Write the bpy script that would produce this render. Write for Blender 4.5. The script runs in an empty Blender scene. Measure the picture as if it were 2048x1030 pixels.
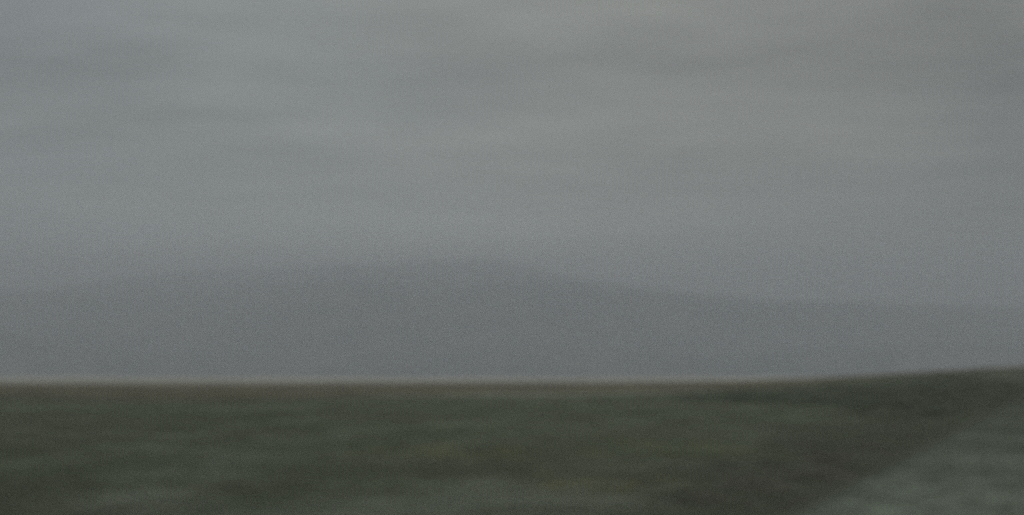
import bpy, math, random
import numpy as np
from mathutils import Vector, Matrix

S = bpy.context.scene
R = math.radians
rng = np.random.default_rng(11)

# ------------------------------------------------------------------ camera
EYE = 1.7
FPX = 2196.0                                   # focal length in pixels of the 2048 px photograph
cam_d = bpy.data.cameras.new('camera')
cam = bpy.data.objects.new('camera', cam_d)
S.collection.objects.link(cam)
cam.location = (0, 0, EYE)
PITCH = math.atan2(245.0, FPX)
cam.rotation_euler = (math.pi / 2 + PITCH, 0, 0)
cam_d.sensor_width = 36
cam_d.lens = 36 * FPX / 2048.0
cam_d.clip_start = 0.1
cam_d.clip_end = 60000
cam_d.dof.use_dof = True                       # the photograph is focused far too near
cam_d.dof.focus_distance = 1.0
cam_d.dof.aperture_fstop = 4.2
cam_d.dof.aperture_ratio = 0.36                # anamorphic: soft sideways more than upwards
S.camera = cam
ROT = cam.rotation_euler.to_matrix()


def ray(px, py):
    """direction through a pixel of the photograph, with its horizontal length set to 1"""
    v = ROT @ Vector(((px - 1024) / FPX, -(py - 515) / FPX, -1.0))
    h = math.hypot(v.x, v.y)
    return v.x / h, v.y / h, v.z / h


def on_ground(px, py, z=0.0):
    x, y, t = ray(px, py)
    d = (z - EYE) / t
    return x * d, y * d


# ------------------------------------------------------------------ light
SUN_ELEV, SUN_ROT = 38.0, 200.0
W = bpy.data.worlds.new('World')
S.world = W
W.use_nodes = True
wt = W.node_tree
wt.nodes.clear()


def N(tree, typ, **kw):
    n = tree.nodes.new(typ)
    for k, v in kw.items():
        setattr(n, k, v)
    return n


def math_node(tree, op, a, b=None, c=None, clamp=False):
    n = tree.nodes.new('ShaderNodeMath')
    n.operation = op
    n.use_clamp = clamp
    for i, v in enumerate((a, b, c)):
        if v is None:
            continue
        if isinstance(v, (int, float)):
            n.inputs[i].default_value = v
        else:
            tree.links.new(v, n.inputs[i])
    return n.outputs[0]


def mix_rgb(tree, fac, a, b, blend='MIX'):
    n = tree.nodes.new('ShaderNodeMix')
    n.data_type = 'RGBA'
    n.blend_type = blend
    for sock, v in ((n.inputs[0], fac), (n.inputs[6], a), (n.inputs[7], b)):
        if isinstance(v, (int, float)):
            sock.default_value = v
        elif isinstance(v, tuple):
            sock.default_value = (*v, 1)
        else:
            tree.links.new(v, sock)
    return n.outputs[2]


def maprange(tree, v, a, b, c, d, smooth=True):
    n = tree.nodes.new('ShaderNodeMapRange')
    n.interpolation_type = 'SMOOTHSTEP' if smooth else 'LINEAR'
    tree.links.new(v, n.inputs[0])
    for i, x in enumerate((a, b, c, d)):
        n.inputs[i + 1].default_value = x
    return n.outputs[0]


SKY_STRENGTH = 0.10
L = wt.links
out = N(wt, 'ShaderNodeOutputWorld')
bg = N(wt, 'ShaderNodeBackground')
bg.inputs[1].default_value = SKY_STRENGTH
L.new(bg.outputs[0], out.inputs[0])
sky = N(wt, 'ShaderNodeTexSky')
sky.sky_type = 'NISHITA'
sky.sun_disc = False
sky.sun_elevation = R(SUN_ELEV)
sky.sun_rotation = R(SUN_ROT)
sky.air_density = 1.0
sky.dust_density = 3.0
tc = N(wt, 'ShaderNodeTexCoord')
sep = N(wt, 'ShaderNodeSeparateXYZ')
L.new(tc.outputs['Generated'], sep.inputs[0])
dx, dy, dz = sep.outputs
zc = math_node(wt, 'MAXIMUM', dz, 0.0)
# cloud layer seen in perspective: a plane of stratus overhead, so its streaks flatten towards the horizon
den = math_node(wt, 'ADD', zc, 0.055)
cu = math_node(wt, 'DIVIDE', dx, den)
cv = math_node(wt, 'DIVIDE', dy, den)
comb = N(wt, 'ShaderNodeCombineXYZ')
L.new(cu, comb.inputs[0]); L.new(cv, comb.inputs[1])


def cloud_noise(scale, loc, detail=4, rough=0.55, stretch=(0.58, 1.0, 1.0)):
    m = N(wt, 'ShaderNodeMapping')
    m.inputs['Location'].default_value = loc
    m.inputs['Scale'].default_value = stretch
    L.new(comb.outputs[0], m.inputs[0])
    t = N(wt, 'ShaderNodeTexNoise')
    t.inputs['Scale'].default_value = scale
    t.inputs['Detail'].default_value = detail
    t.inputs['Roughness'].default_value = rough
    L.new(m.outputs[0], t.inputs['Vector'])
    return t


n1 = cloud_noise(0.55, (3.1, 1.7, 0.0), 2)
n2 = cloud_noise(1.7, (7.3, 2.2, 1.0), 4, 0.6)
n3 = cloud_noise(1.3, (1.3, 9.2, 4.0), 2)
a1 = maprange(wt, n1.outputs[0], 0.3, 0.7, -1, 1, False)
a2 = maprange(wt, n2.outputs[0], 0.3, 0.7, -1, 1, False)
var = math_node(wt, 'ADD', math_node(wt, 'MULTIPLY', a1, 0.10), math_node(wt, 'MULTIPLY', a2, 0.125))
n4 = cloud_noise(4.2, (2.3, 5.2, 7.0), 5, 0.62, (0.62, 1.0, 1.0))
var = math_node(wt, 'ADD', var, math_node(wt, 'MULTIPLY', maprange(wt, n4.outputs[0], 0.3, 0.7, -1, 1, False), 0.14))
# single soft bands of brighter and darker cloud, those dark at the right edge imitating lens vignetting: azimuth and height as seen from the plain, width, thickness, strength
azim = math_node(wt, 'DIVIDE', dx, math_node(wt, 'MAXIMUM', dy, 0.05))
BANDS = []
for px, py, sx, sy, amp in [(1040, 270, 480, 260, 0.13), (2060, 250, 160, 500, -0.12), (1000, 490, 900, 70, 0.32), (1010, 5, 260, 26, 0.16), (520, 92, 190, 24, 0.13), (860, 42, 200, 18, -0.10), (1130, 70, 160, 30, 0.07),
                            (1270, 140, 210, 34, -0.10), (1600, 82, 230, 26, -0.11), (1500, 22, 420, 18, 0.05), (60, 130, 190, 50, -0.11), (60, 235, 130, 50, 0.05), (260, 275, 190, 26, -0.06), (160, 400, 330, 34, -0.05),
                            (850, 180, 170, 24, -0.07), (560, 240, 160, 26, 0.05), (880, 312, 150, 14, -0.06), (1010, 290, 150, 26, 0.07), (1250, 240, 320, 34, 0.05), (1370, 458, 120, 18, -0.06), (450, 440, 330, 40, 0.12), (960, 480, 360, 40, 0.45), (1310, 556, 260, 32, 0.45), (110, 490, 200, 60, 0.28), (1200, 330, 420, 60, 0.06), (1760, 480, 300, 50, -0.05),
                            (1850, 575, 200, 24, 0.25), (480, 500, 260, 26, 0.28), (2030, 330, 110, 330, -0.15), (1560, 360, 260, 26, -0.04)]:
    hx, hy, hz = ray(px, py)
    h = math.sqrt(1 + hz * hz)
    BANDS.append((hx / hy, hz / h, sx / FPX, sy / FPX, amp))
for a0, e0, sa, se, amp in BANDS:
    u = math_node(wt, 'MULTIPLY', math_node(wt, 'SUBTRACT', azim, a0), 1 / sa)
    w_ = math_node(wt, 'ADD', math_node(wt, 'MULTIPLY', math_node(wt, 'SUBTRACT', dz, e0), 1 / se), math_node(wt, 'MULTIPLY', a2, 0.55))
    g = math_node(wt, 'ADD', math_node(wt, 'MULTIPLY', u, u), math_node(wt, 'MULTIPLY', w_, w_))
    g = math_node(wt, 'POWER', 2.0, math_node(wt, 'MULTIPLY', g, -0.72))
    g = math_node(wt, 'MULTIPLY', g, math_node(wt, 'GREATER_THAN', dy, 0.0))
    var = math_node(wt, 'MULTIPLY_ADD', g, amp, var)
# an overcast sky is brighter overhead than low down
high = maprange(wt, dz, 0.32, 0.95, 1.0, 5.2)
# lens vignetting put into the sky: it dims towards the right
side = maprange(wt, dx, -0.45, 0.5, 1.01, 0.88)
bright = math_node(wt, 'MULTIPLY', math_node(wt, 'MULTIPLY', high, side), math_node(wt, 'ADD', 1.0, var))
CLOUD = (2.29, 2.28, 2.03)
tint = mix_rgb(wt, n3.outputs[0], (0.95, 0.985, 1.04), (1.01, 1.005, 0.985))
tint = mix_rgb(wt, 1.0, tint, mix_rgb(wt, maprange(wt, dx, -0.45, 0.2, 0, 1), (0.925, 0.995, 1.09), (0.99, 1.0, 0.985)), 'MULTIPLY')
cl = mix_rgb(wt, 1.0, CLOUD, tint, 'MULTIPLY')
v = N(wt, 'ShaderNodeVectorMath', operation='SCALE')
L.new(cl, v.inputs[0]); L.new(bright, v.inputs['Scale'])
col = mix_rgb(wt, 0.96, sky.outputs[0], v.outputs[0])
L.new(col, bg.inputs[0])

sd = bpy.data.lights.new('sun', 'SUN')
sd.energy = 1.4
sd.angle = R(30)
sd.color = (1.0, 0.96, 0.9)
sun = bpy.data.objects.new('sun', sd)
S.collection.objects.link(sun)
# sun_rotation turns clockwise from +Y in the sky texture
az = R(SUN_ROT)
tosun = Vector((math.sin(az) * math.cos(R(SUN_ELEV)), math.cos(az) * math.cos(R(SUN_ELEV)), math.sin(R(SUN_ELEV))))
sun.rotation_euler = tosun.to_track_quat('Z', 'Y').to_euler()

vs = S.view_settings
S.display_settings.display_device = 'sRGB'
vs.view_transform = 'Standard'
vs.look = 'None'
vs.exposure = 0.35
vs.gamma = 1.0
vs.use_curve_mapping = False
S.render.engine = 'CYCLES'
S.cycles.use_denoising = False
S.cycles.volume_bounces = 3
S.cycles.max_bounces = 6


# ------------------------------------------------------------------ helpers
def tag(o, label=None, cat=None, kind=None):
    if label: o['label'] = label
    if cat: o['category'] = cat
    if kind: o['kind'] = kind
    return o


def mesh_obj(name, co, faces, mat, smooth=True):
    me = bpy.data.meshes.new(name)
    co = np.asarray(co, dtype=np.float64)
    if isinstance(faces, np.ndarray):
        n, k = faces.shape
        me.vertices.add(len(co)); me.vertices.foreach_set('co', co.ravel())
        me.loops.add(n * k); me.loops.foreach_set('vertex_index', faces.ravel().astype(np.int32))
        me.polygons.add(n)
        me.polygons.foreach_set('loop_start', np.arange(0, n * k, k, dtype=np.int32))
        me.update(calc_edges=True)
    else:
        me.from_pydata([tuple(c) for c in co], [], faces)
    me.validate()
    if smooth:
        me.polygons.foreach_set('use_smooth', np.ones(len(me.polygons), dtype=bool))
    me.materials.append(mat)
    o = bpy.data.objects.new(name, me)
    S.collection.objects.link(o)
    return o


def grid_faces(ny, nx):
    i = np.arange(ny - 1)[:, None] * nx + np.arange(nx - 1)[None, :]
    i = i.ravel()
    return np.stack([i, i + 1, i + nx + 1, i + nx], 1)


def sstep(x, a, b):
    t = np.clip((x - a) / (b - a), 0, 1)
    return t * t * (3 - 2 * t)


class Waves:
    """smooth random field in numpy"""
    def __init__(self, n, lo, hi, seed):
        g = np.random.default_rng(seed)
        lam = np.exp(g.uniform(math.log(lo), math.log(hi), n))
        th = g.uniform(0, 2 * math.pi, n)
        self.k = np.stack([np.cos(th), np.sin(th)], 1) * (2 * math.pi / lam)[:, None]
        self.p = g.uniform(0, 6.28, n)
        self.w = lam / lam.max()
        self.norm = math.sqrt((self.w ** 2).sum() / 2)

    def __call__(self, x, y):
        s = 0
        for k, p, w in zip(self.k, self.p, self.w):
            s = s + w * np.sin(k[0] * x + k[1] * y + p)
        return s / self.norm


# ------------------------------------------------------------------ materials
def material(name):
    m = bpy.data.materials.new(name)
    m.use_nodes = True
    t = m.node_tree
    b = t.nodes['Principled BSDF']
    b.inputs['Roughness'].default_value = 0.9
    b.inputs['Specular IOR Level'].default_value = 0.15
    return m, t, b


def noise(t, scale, detail=3, rough=0.55, stretch=None, loc=(0, 0, 0)):
    c = N(t, 'ShaderNodeTexCoord')
    m = N(t, 'ShaderNodeMapping')
    m.inputs['Location'].default_value = loc
    if stretch: m.inputs['Scale'].default_value = stretch
    t.links.new(c.outputs['Object'], m.inputs[0])
    n = N(t, 'ShaderNodeTexNoise')
    n.inputs['Scale'].default_value = scale
    n.inputs['Detail'].default_value = detail
    n.inputs['Roughness'].default_value = rough
    t.links.new(m.outputs[0], n.inputs['Vector'])
    return n.outputs[0]


def mottled(name, ca, cb, cc, s1, s2, bump=0.0, bump_scale=3.0, leaf=0.0):
    m, t, b = material(name)
    f1 = maprange(t, noise(t, s1, 4), 0.36, 0.64, 0, 1)
    f2 = maprange(t, noise(t, s2, 5, 0.6, loc=(13, 5, 2)), 0.38, 0.66, 0, 1)
    c = mix_rgb(t, f1, ca, cb)
    c = mix_rgb(t, f2, c, cc)
    t.links.new(c, b.inputs['Base Color'])
    if bump:
        bn = N(t, 'ShaderNodeBump')
        bn.inputs['Strength'].default_value = bump
        bn.inputs['Distance'].default_value = 0.1
        t.links.new(noise(t, bump_scale, 6, 0.7), bn.inputs['Height'])
        t.links.new(bn.outputs[0], b.inputs['Normal'])
    if leaf:                                     # thin leaves let some light through
        tr = N(t, 'ShaderNodeBsdfTranslucent')
        t.links.new(c, tr.inputs[0])
        ms = N(t, 'ShaderNodeMixShader')
        ms.inputs[0].default_value = leaf
        t.links.new(b.outputs[0], ms.inputs[1]); t.links.new(tr.outputs[0], ms.inputs[2])
        t.links.new(ms.outputs[0], t.nodes['Material Output'].inputs['Surface'])
    return m


M_ground = mottled('damp_meadow', (0.102, 0.120, 0.088), (0.108, 0.119, 0.090), (0.099, 0.112, 0.086), 0.06, 0.35, 0.5)
M_bank = mottled('dewy_turf', (0.105, 0.124, 0.101), (0.110, 0.127, 0.105), (0.101, 0.120, 0.098), 0.25, 1.1, 0.5)
M_far = mottled('far_stubble', (0.155, 0.140, 0.120), (0.110, 0.115, 0.095), (0.138, 0.134, 0.106), 0.02, 0.05)
M_pale = mottled('far_pale_meadow', (0.26, 0.255, 0.225), (0.12, 0.125, 0.107), (0.18, 0.176, 0.152), 0.008, 0.02)
M_hill = mottled('misty_hillside', (0.060, 0.068, 0.076), (0.085, 0.088, 0.084), (0.040, 0.050, 0.058), 0.0025, 0.008)
M_grass = mottled('meadow_grass', (0.104, 0.124, 0.092), (0.116, 0.122, 0.097), (0.106, 0.117, 0.091), 0.08, 0.3, leaf=0.45)
M_bgrass = mottled('dewy_grass', (0.124, 0.138, 0.115), (0.127, 0.139, 0.118), (0.121, 0.135, 0.113), 0.2, 0.9, leaf=0.45)
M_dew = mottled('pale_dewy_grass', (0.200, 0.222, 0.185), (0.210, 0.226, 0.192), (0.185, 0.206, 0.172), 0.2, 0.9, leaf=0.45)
M_scrub = mottled('dark_brown_scrub', (0.086, 0.093, 0.076), (0.080, 0.095, 0.072), (0.093, 0.090, 0.078), 0.2, 0.8)
M_heath = mottled('dark_heath', (0.072, 0.090, 0.066), (0.078, 0.086, 0.067), (0.066, 0.075, 0.059), 0.04, 0.2)
M_dry = mottled('dry_grass', (0.152, 0.135, 0.112), (0.112, 0.118, 0.096), (0.138, 0.132, 0.100), 0.03, 0.1)
M_flower = mottled('yellow_flower', (0.20, 0.19, 0.07), (0.17, 0.18, 0.075), (0.19, 0.17, 0.075), 0.6, 2.0)
for m in (M_grass, M_bgrass, M_dew, M_scrub, M_dry, M_flower):
    m.use_backface_culling = False

# ------------------------------------------------------------------ the ground
w_low = Waves(10, 25, 120, 3)
w_mid = Waves(14, 3, 14, 4)


def ground_z(x, y):
    """the meadow: level, a little uneven, rising gently on the right"""
    d = np.hypot(x, y)
    z = 0.016 * w_mid(x, y) * sstep(d, 3, 9) + 0.035 * w_low(x, y) * sstep(d, 8, 30) * (1 - 0.4 * sstep(d, 60, 200))
    ang = x / np.maximum(y, 1.0)
    rise = sstep(ang, 0.02, 0.66) * 4.6 * sstep(y, 55, 190) * (y > 0)
    rise = rise * (1 - 0.5 * sstep(d, 260, 900))
    fall = 8.0 * sstep(d, 500, 2600)
    return z + rise + fall


ax = np.concatenate([-np.geomspace(7000, 40, 60), np.linspace(-39, 39, 105), np.geomspace(40, 7000, 60)])
ay = np.concatenate([-np.geomspace(7000, 12, 40), np.linspace(-11, 70, 120), np.geomspace(71, 7000, 90)])
X, Y = np.meshgrid(ax, ay)
Z = ground_z(X, Y)
ground = mesh_obj('ground', np.stack([X, Y, Z], -1).reshape(-1, 3), grid_faces(len(ay), len(ax)), M_ground)
tag(ground, 'dark green meadow running level to the horizon', 'ground', 'structure')


def sheet(name, y0, y1, mat, dz, label, edge, xw=1.2):
    """a strip of a different field lying on the ground"""
    ys = np.geomspace(y0, y1, 26)
    us = np.linspace(-xw, xw, 90)
    pts = []
    for j, yy in enumerate(ys):
        k = j / 25.0
        y_ = yy * (1 + (1 - k) * edge(us) + 0 * us)
        x_ = us * yy
        pts.append(np.stack([x_, y_, ground_z(x_, y_) + dz], -1))
    o = mesh_obj(name, np.array(pts).reshape(-1, 3), grid_faces(26, 90), mat)
    return tag(o, label, 'field', 'structure')


sheet('stubble_field', 112, 1500, M_far, 0.03, 'reddish brown strip of stubble along the far edge of the meadow',
      lambda u: 0.16 * np.sin(u * 5 + 1) + 0.10 * np.sin(u * 13 + 2) + 0.05 * np.sin(u * 31) + 0.7 * np.clip(u + 0.05, 0, 0.5))
sheet('pale_field', 700, 2600, M_pale, 0.30, 'pale line of dry meadow just under the hills',
      lambda u: 0.25 * np.sin(u * 4 + 2.5) + 0.10 * np.sin(u * 11))

# ------------------------------------------------------------------ the grassy bank in the near right
P0 = np.array([*[c * 9.5 for c in ray(1625, 1042)[:2]], EYE + 9.5 * ray(1625, 1042)[2]])
P1 = np.array([*[c * 34.0 for c in ray(2062, 795)[:2]], EYE + 34.0 * ray(2062, 795)[2]])
along = (P1 - P0)
Lc = np.hypot(along[0], along[1])
al2 = along[:2] / Lc
nr = np.array([al2[1], -al2[0]])                 # to the right of the crest, towards the camera's side
w_bank = Waves(12, 0.8, 4.0, 8)


def bank_z(s, t):
    """height at s metres along the crest and t metres to its right"""
    crest = P0[2] + (P1[2] - P0[2]) * np.clip(s / Lc, -0.45, 1.6)
    z = crest - np.where(t > 0, 0.035 * t + 0.004 * t * t, 0.0)
    z = z - np.where(t < 0, 0.62 * (np.sqrt(t * t + 0.05) - 0.2236), 0.0)
    x = P0[0] + al2[0] * s + nr[0] * t
    y = P0[1] + al2[1] * s + nr[1] * t
    return x, y, z + 0.012 * w_bank(x, y)


ss = np.linspace(-5.5, Lc * 1.55, 150)
tt = np.concatenate([np.linspace(-3.2, 2, 40), np.linspace(2.2, 13, 40)])
SS, TT = np.meshgrid(ss, tt)
bx, by, bz = bank_z(SS, TT)
bank = mesh_obj('bank', np.stack([bx, by, bz], -1).reshape(-1, 3), grid_faces(len(tt), len(ss)), M_bank)
tag(bank, 'pale green grassy bank sloping up to the right in the near corner', 'bank', 'structure')


# ------------------------------------------------------------------ growing things nobody could count
def blades(name, x, y, z, h, w, mat, lean=1.1):
    """one bent blade per point: two quads tapering to a tip"""
    n = len(x)
    th = rng.uniform(0, 2 * math.pi, n)
    ln = rng.uniform(0.05, lean, n) * h
    la = rng.uniform(0, 2 * math.pi, n)
    cx, cy = np.cos(th) * w / 2, np.sin(th) * w / 2
    lx, ly = np.cos(la) * ln, np.sin(la) * ln
    rows = [(0.0, 1.0, 0.0), (0.55, 0.75, 0.3), (1.0, 0.12, 1.0)]
    V = []
    for f, k, l in rows:
        for sgn in (-1, 1):
            V.append(np.stack([x + sgn * cx * k + lx * l, y + sgn * cy * k + ly * l, z + h * f - (0.03 if f == 0 else 0)], -1))
    V = np.stack(V, 1).reshape(-1, 3)
    b = np.arange(n) * 6
    F = np.concatenate([np.stack([b, b + 1, b + 3, b + 2], 1), np.stack([b + 2, b + 3, b + 5, b + 4], 1)])
    return mesh_obj(name, V, F, mat)


def fan(n, d0, d1, u0=-0.62, u1=0.62, p=1.0):
    d = d0 * (d1 / d0) ** (rng.uniform(0, 1, n) ** p)
    u = rng.uniform(u0, u1, n)
    return u * d, d * np.ones(n)


# meadow grass
gx, gy = fan(160000, 8.5, 118)
dist = np.hypot(gx, gy)
clump = 0.6 + 0.4 * np.clip(Waves(12, 1.2, 6, 21)(gx, gy), -1, 1)
o = blades('grass', gx, gy, ground_z(gx, gy), (0.07 + 0.11 * clump) * rng.uniform(0.6, 1.2, len(gx)), 0.006 + 0.0011 * dist, M_grass)
tag(o, 'dark green meadow grass of uneven height', 'grass', 'stuff')

# paler, dewy grass: a belt close to the camera and a looser patch further left
gx, gy = fan(200000, 9, 40, -0.5, 0.3)
keep = rng.uniform(0, 1, len(gx))
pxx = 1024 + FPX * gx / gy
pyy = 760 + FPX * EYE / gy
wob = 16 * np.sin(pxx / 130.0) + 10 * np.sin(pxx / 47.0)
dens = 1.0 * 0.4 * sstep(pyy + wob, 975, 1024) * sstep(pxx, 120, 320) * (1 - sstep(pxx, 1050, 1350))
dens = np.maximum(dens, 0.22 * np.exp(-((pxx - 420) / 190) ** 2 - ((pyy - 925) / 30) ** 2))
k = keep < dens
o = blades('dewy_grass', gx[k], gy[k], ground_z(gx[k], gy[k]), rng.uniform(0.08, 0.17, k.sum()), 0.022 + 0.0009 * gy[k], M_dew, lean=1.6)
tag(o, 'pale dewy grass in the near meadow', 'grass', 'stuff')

# grass of the bank
n = 90000
s = rng.uniform(-5, Lc * 1.5, n); t = rng.uniform(-2.4, 9, n)
x, y, z = bank_z(s, t)
o = blades('bank_grass', x, y, z, rng.uniform(0.04, 0.10, n), 0.012 + 0.0006 * np.hypot(x, y), M_bgrass)
tag(o, 'short pale green grass growing on the bank', 'grass', 'stuff')

# dry grass along the far edge of the meadow
dx_, dy_ = fan(45000, 108, 420, -0.6, 0.6)
u_ = dx_ / dy_
dy_ = dy_ * (1 + 0.10 * np.sin(u_ * 13 + 2) + 0.12 * np.sin(u_ * 5 + 1) + 0.7 * np.clip(u_ + 0.05, 0, 0.5))
dx_ = u_ * dy_
o = blades('dry_grass', dx_, dy_, ground_z(dx_, dy_), rng.uniform(0.25, 0.6, len(dx_)), 0.05 + 0.0012 * dy_, M_dry)
tag(o, 'reddish dry grass along the far edge of the meadow', 'grass', 'stuff')


def leaves(name, cx, cy, rx, ry, n, hgt, size, mat, label, cat):
    """low leafy growth: many small tilted leaves over oval patches"""
    xs, ys = [], []
    for a, b, ra, rb, k in zip(cx, cy, rx, ry, n):
        r = rng.uniform(0, 1, k) ** 0.6 * 1.35; f = rng.uniform(0, 2 * math.pi, k)
        g = 1 + 0.35 * np.sin(3 * f + a)
        xs.append(a + ra * r * g * np.cos(f)); ys.append(b + rb * r * g * np.sin(f))
    x = np.concatenate(xs); y = np.concatenate(ys); m = len(x)
    top = hgt * (0.55 + 0.45 * np.clip(Waves(10, 0.7, 3, 33)(x, y), -1, 1))
    z = ground_z(x, y) + top * rng.uniform(0.15, 1.0, m)
    sz = size * rng.uniform(0.6, 1.4, m)
    d1 = rng.normal(size=(m, 3)); d1 /= np.linalg.norm(d1, axis=1)[:, None]
    d2 = np.cross(d1, rng.normal(size=(m, 3))); d2 /= np.linalg.norm(d2, axis=1)[:, None]
    c = np.stack([x, y, z], -1)
    V = np.stack([c - d1 * sz[:, None], c + d2 * sz[:, None] * 0.45, c + d1 * sz[:, None], c - d2 * sz[:, None] * 0.45], 1).reshape(-1, 3)
    b = np.arange(m) * 4
    o = mesh_obj(name, V, np.stack([b, b + 1, b + 2, b + 3], 1), mat, smooth=False)
    return tag(o, label, cat, 'stuff')


# dark growth in the hollow behind the bank: pixel centres of its patches
pc = [(1570, 1000, 1.3, 1.8), (1620, 955, 1.5, 2.4), (1690, 945, 1.4, 2.4), (1770, 905, 2.0, 4), (1850, 870, 3, 6), (1930, 830, 5, 10), (1990, 805, 7, 14)]
gc = [on_ground(a, b) for a, b, _, _ in pc]
leaves('undergrowth', [g[0] for g in gc], [g[1] for g in gc], [p[2] for p in pc], [p[3] for p in pc],
       [3000, 4500, 6500, 8000, 9000, 9000, 9000], 0.22, 0.05, M_scrub, 'dark brownish undergrowth in the hollow behind the bank', 'undergrowth')

# low dark heath on the rise at the right
gy = rng.uniform(48, 150, 9); gx = gy * np.linspace(0.27, 0.56, 9)
leaves('heath', gx, gy, 6 + 0.05 * gy, 10 + 0.12 * gy, [700, 1300, 2000, 2800, 3300, 3500, 3500, 3500, 3500], 0.35, 0.26, M_heath, 'low dark heath on the rise behind the bank', 'heath')

# yellow flowers scattered in loose drifts
pc = [(900, 915, 1.6, 1.8), (1040, 925, 1.3, 1.6), (1390, 912, 1.6, 2.0), (1210, 992, 1.0, 0.9), (1260, 890, 1.7, 2.0), (1500, 925, 1.1, 1.2), (450, 1000, 0.6, 0.6), (640, 770, 25, 14), (480, 800, 7, 8), (1200, 785, 14, 8)]
gc = [on_ground(a, b) for a, b, _, _ in pc]
leaves('yellow_flowers', [g[0] for g in gc], [g[1] for g in gc], [p[2] for p in pc], [p[3] for p in pc],
       [380, 200, 360, 240, 180, 110, 60, 200, 130, 140], 0.32, 0.028, M_flower, 'small yellow flowers in loose drifts in the meadow', 'flowers')


# ------------------------------------------------------------------ the hills
def hill_range(name, dist, depth, prof, mat, seed, label):
    """a range of hills: its skyline is prof (pixel x, pixel y), its flanks fall away to both sides"""
    px = np.array([p[0] for p in prof], float); py = np.array([p[1] for p in prof], float)
    us = np.linspace(px[0], px[-1], 260)
    # monotone smooth interpolation of the skyline
    tp = np.interp(us, px, py)
    ker = np.hanning(21); ker /= ker.sum()
    tp = np.convolve(np.pad(tp, 10, mode='edge'), ker, 'valid')
    vs_ = np.linspace(-1, 1, 70)
    wv = Waves(26, 150, 1500, seed)
    P = []
    for v_ in vs_:
        ang = (us - 1024) / FPX
        yy = dist + v_ * depth + 0.12 * depth * np.sin(ang * 9 + seed)
        xx = ang * (dist + v_ * depth * 0.5)
        hh = EYE + (760.0 - tp) / FPX * dist
        shape = np.cos(v_ * math.pi / 2) ** 1.2 if abs(v_) < 1 else 0.0
        rough = 1 + 0.16 * wv(xx, yy) * (1 - shape * 0.93)
        P.append(np.stack([xx, yy, -2.5 + (hh + 2.5) * shape * rough], -1))
    o = mesh_obj(name, np.array(P).reshape(-1, 3), grid_faces(70, 260), mat)
    return tag(o, label, 'hills', 'structure')


hill_range('hills', 5000, 1300,
           [(-1500, 640), (-700, 570), (-200, 575), (60, 582), (180, 560), (330, 540), (600, 535), (850, 536), (945, 524), (1040, 543), (1180, 576),
            (1330, 588), (1520, 600), (1700, 600), (1900, 606), (2100, 618), (2600, 590), (3400, 650)],
           M_hill, 5, 'long dim ridge of hills fading into the mist, highest left of the middle')
hill_range('near_hills', 3400, 500,
           [(-1200, 690), (-300, 650), (0, 660), (120, 690), (300, 716), (520, 712), (700, 700), (900, 712), (1080, 690), (1240, 700), (1400, 716),
            (1600, 700), (1760, 690), (1900, 688), (2100, 694), (2700, 700), (3300, 725)],
           M_hill, 9, 'low darker hills in the mist just above the horizon')

# ------------------------------------------------------------------ the misty air
HZ = 640.0
hb = 7050.0
co = [(-hb, -hb, -6), (hb, -hb, -6), (hb, hb, -6), (-hb, hb, -6), (-hb, -hb, HZ), (hb, -hb, HZ), (hb, hb, HZ), (-hb, hb, HZ)]
fc = [(0, 3, 2, 1), (4, 5, 6, 7), (0, 1, 5, 4), (1, 2, 6, 5), (2, 3, 7, 6), (3, 0, 4, 7)]
mh = bpy.data.materials.new('misty_air')
mh.use_nodes = True
ht = mh.node_tree
ht.nodes.clear()
ho = N(ht, 'ShaderNodeOutputMaterial')
pv = N(ht, 'ShaderNodeVolumePrincipled')
pv.inputs['Color'].default_value = (0.402, 0.423, 0.464, 1)
pv.inputs['Density'].default_value = 0.00038
pv.inputs['Anisotropy'].default_value = 0.0
ht.links.new(pv.outputs[0], ho.inputs['Volume'])
haze = mesh_obj('haze', co, fc, mh, smooth=False)
tag(haze, 'grey mist filling the air over the plain', 'haze', 'stuff')

# low cloud lying along the top of the ridge
mx, y0, y1, z0, z1 = 5200.0, 2500.0, 6300.0, 20.0, 636.0
co = [(-mx, y0, z0), (mx, y0, z0), (mx, y1, z0), (-mx, y1, z0), (-mx, y0, z1), (mx, y0, z1), (mx, y1, z1), (-mx, y1, z1)]
mm = bpy.data.materials.new('low_cloud')
mm.use_nodes = True
t = mm.node_tree
t.nodes.clear()
mo = N(t, 'ShaderNodeOutputMaterial')
pv = N(t, 'ShaderNodeVolumePrincipled')
pv.inputs['Color'].default_value = (0.465, 0.482, 0.53, 1)
c = N(t, 'ShaderNodeTexCoord')
sp = N(t, 'ShaderNodeSeparateXYZ')
t.links.new(c.outputs['Object'], sp.inputs[0])
wisps = noise(t, 0.0011, 3, 0.55, (0.6, 1.0, 2.2))
base = math_node(t, 'ADD', sp.outputs[2], math_node(t, 'MULTIPLY', wisps, 260.0))
up = maprange(t, sp.outputs[2], 300, 420, 0, 1)
low = maprange(t, noise(t, 0.0016, 3, 0.6, (0.7, 0.7, 5.0), (900, 300, 0)), 0.50, 0.72, 0, 0.45)
up = math_node(t, 'MAXIMUM', up, low)
dn = maprange(t, base, 520, 740, 1, 0)
side = maprange(t, sp.outputs[1], y0, y0 + 1500, 0, 1)
back = maprange(t, sp.outputs[1], y1 - 600, y1, 1, 0)
d = math_node(t, 'MULTIPLY', math_node(t, 'MULTIPLY', up, dn), math_node(t, 'MULTIPLY', side, back))
t.links.new(math_node(t, 'MULTIPLY', d, 0.0009), pv.inputs['Density'])
t.links.new(pv.outputs[0], mo.inputs['Volume'])
mist = mesh_obj('mist', co, fc, mm, smooth=False)
tag(mist, 'low wisps of cloud lying along the top of the ridge', 'mist', 'stuff')
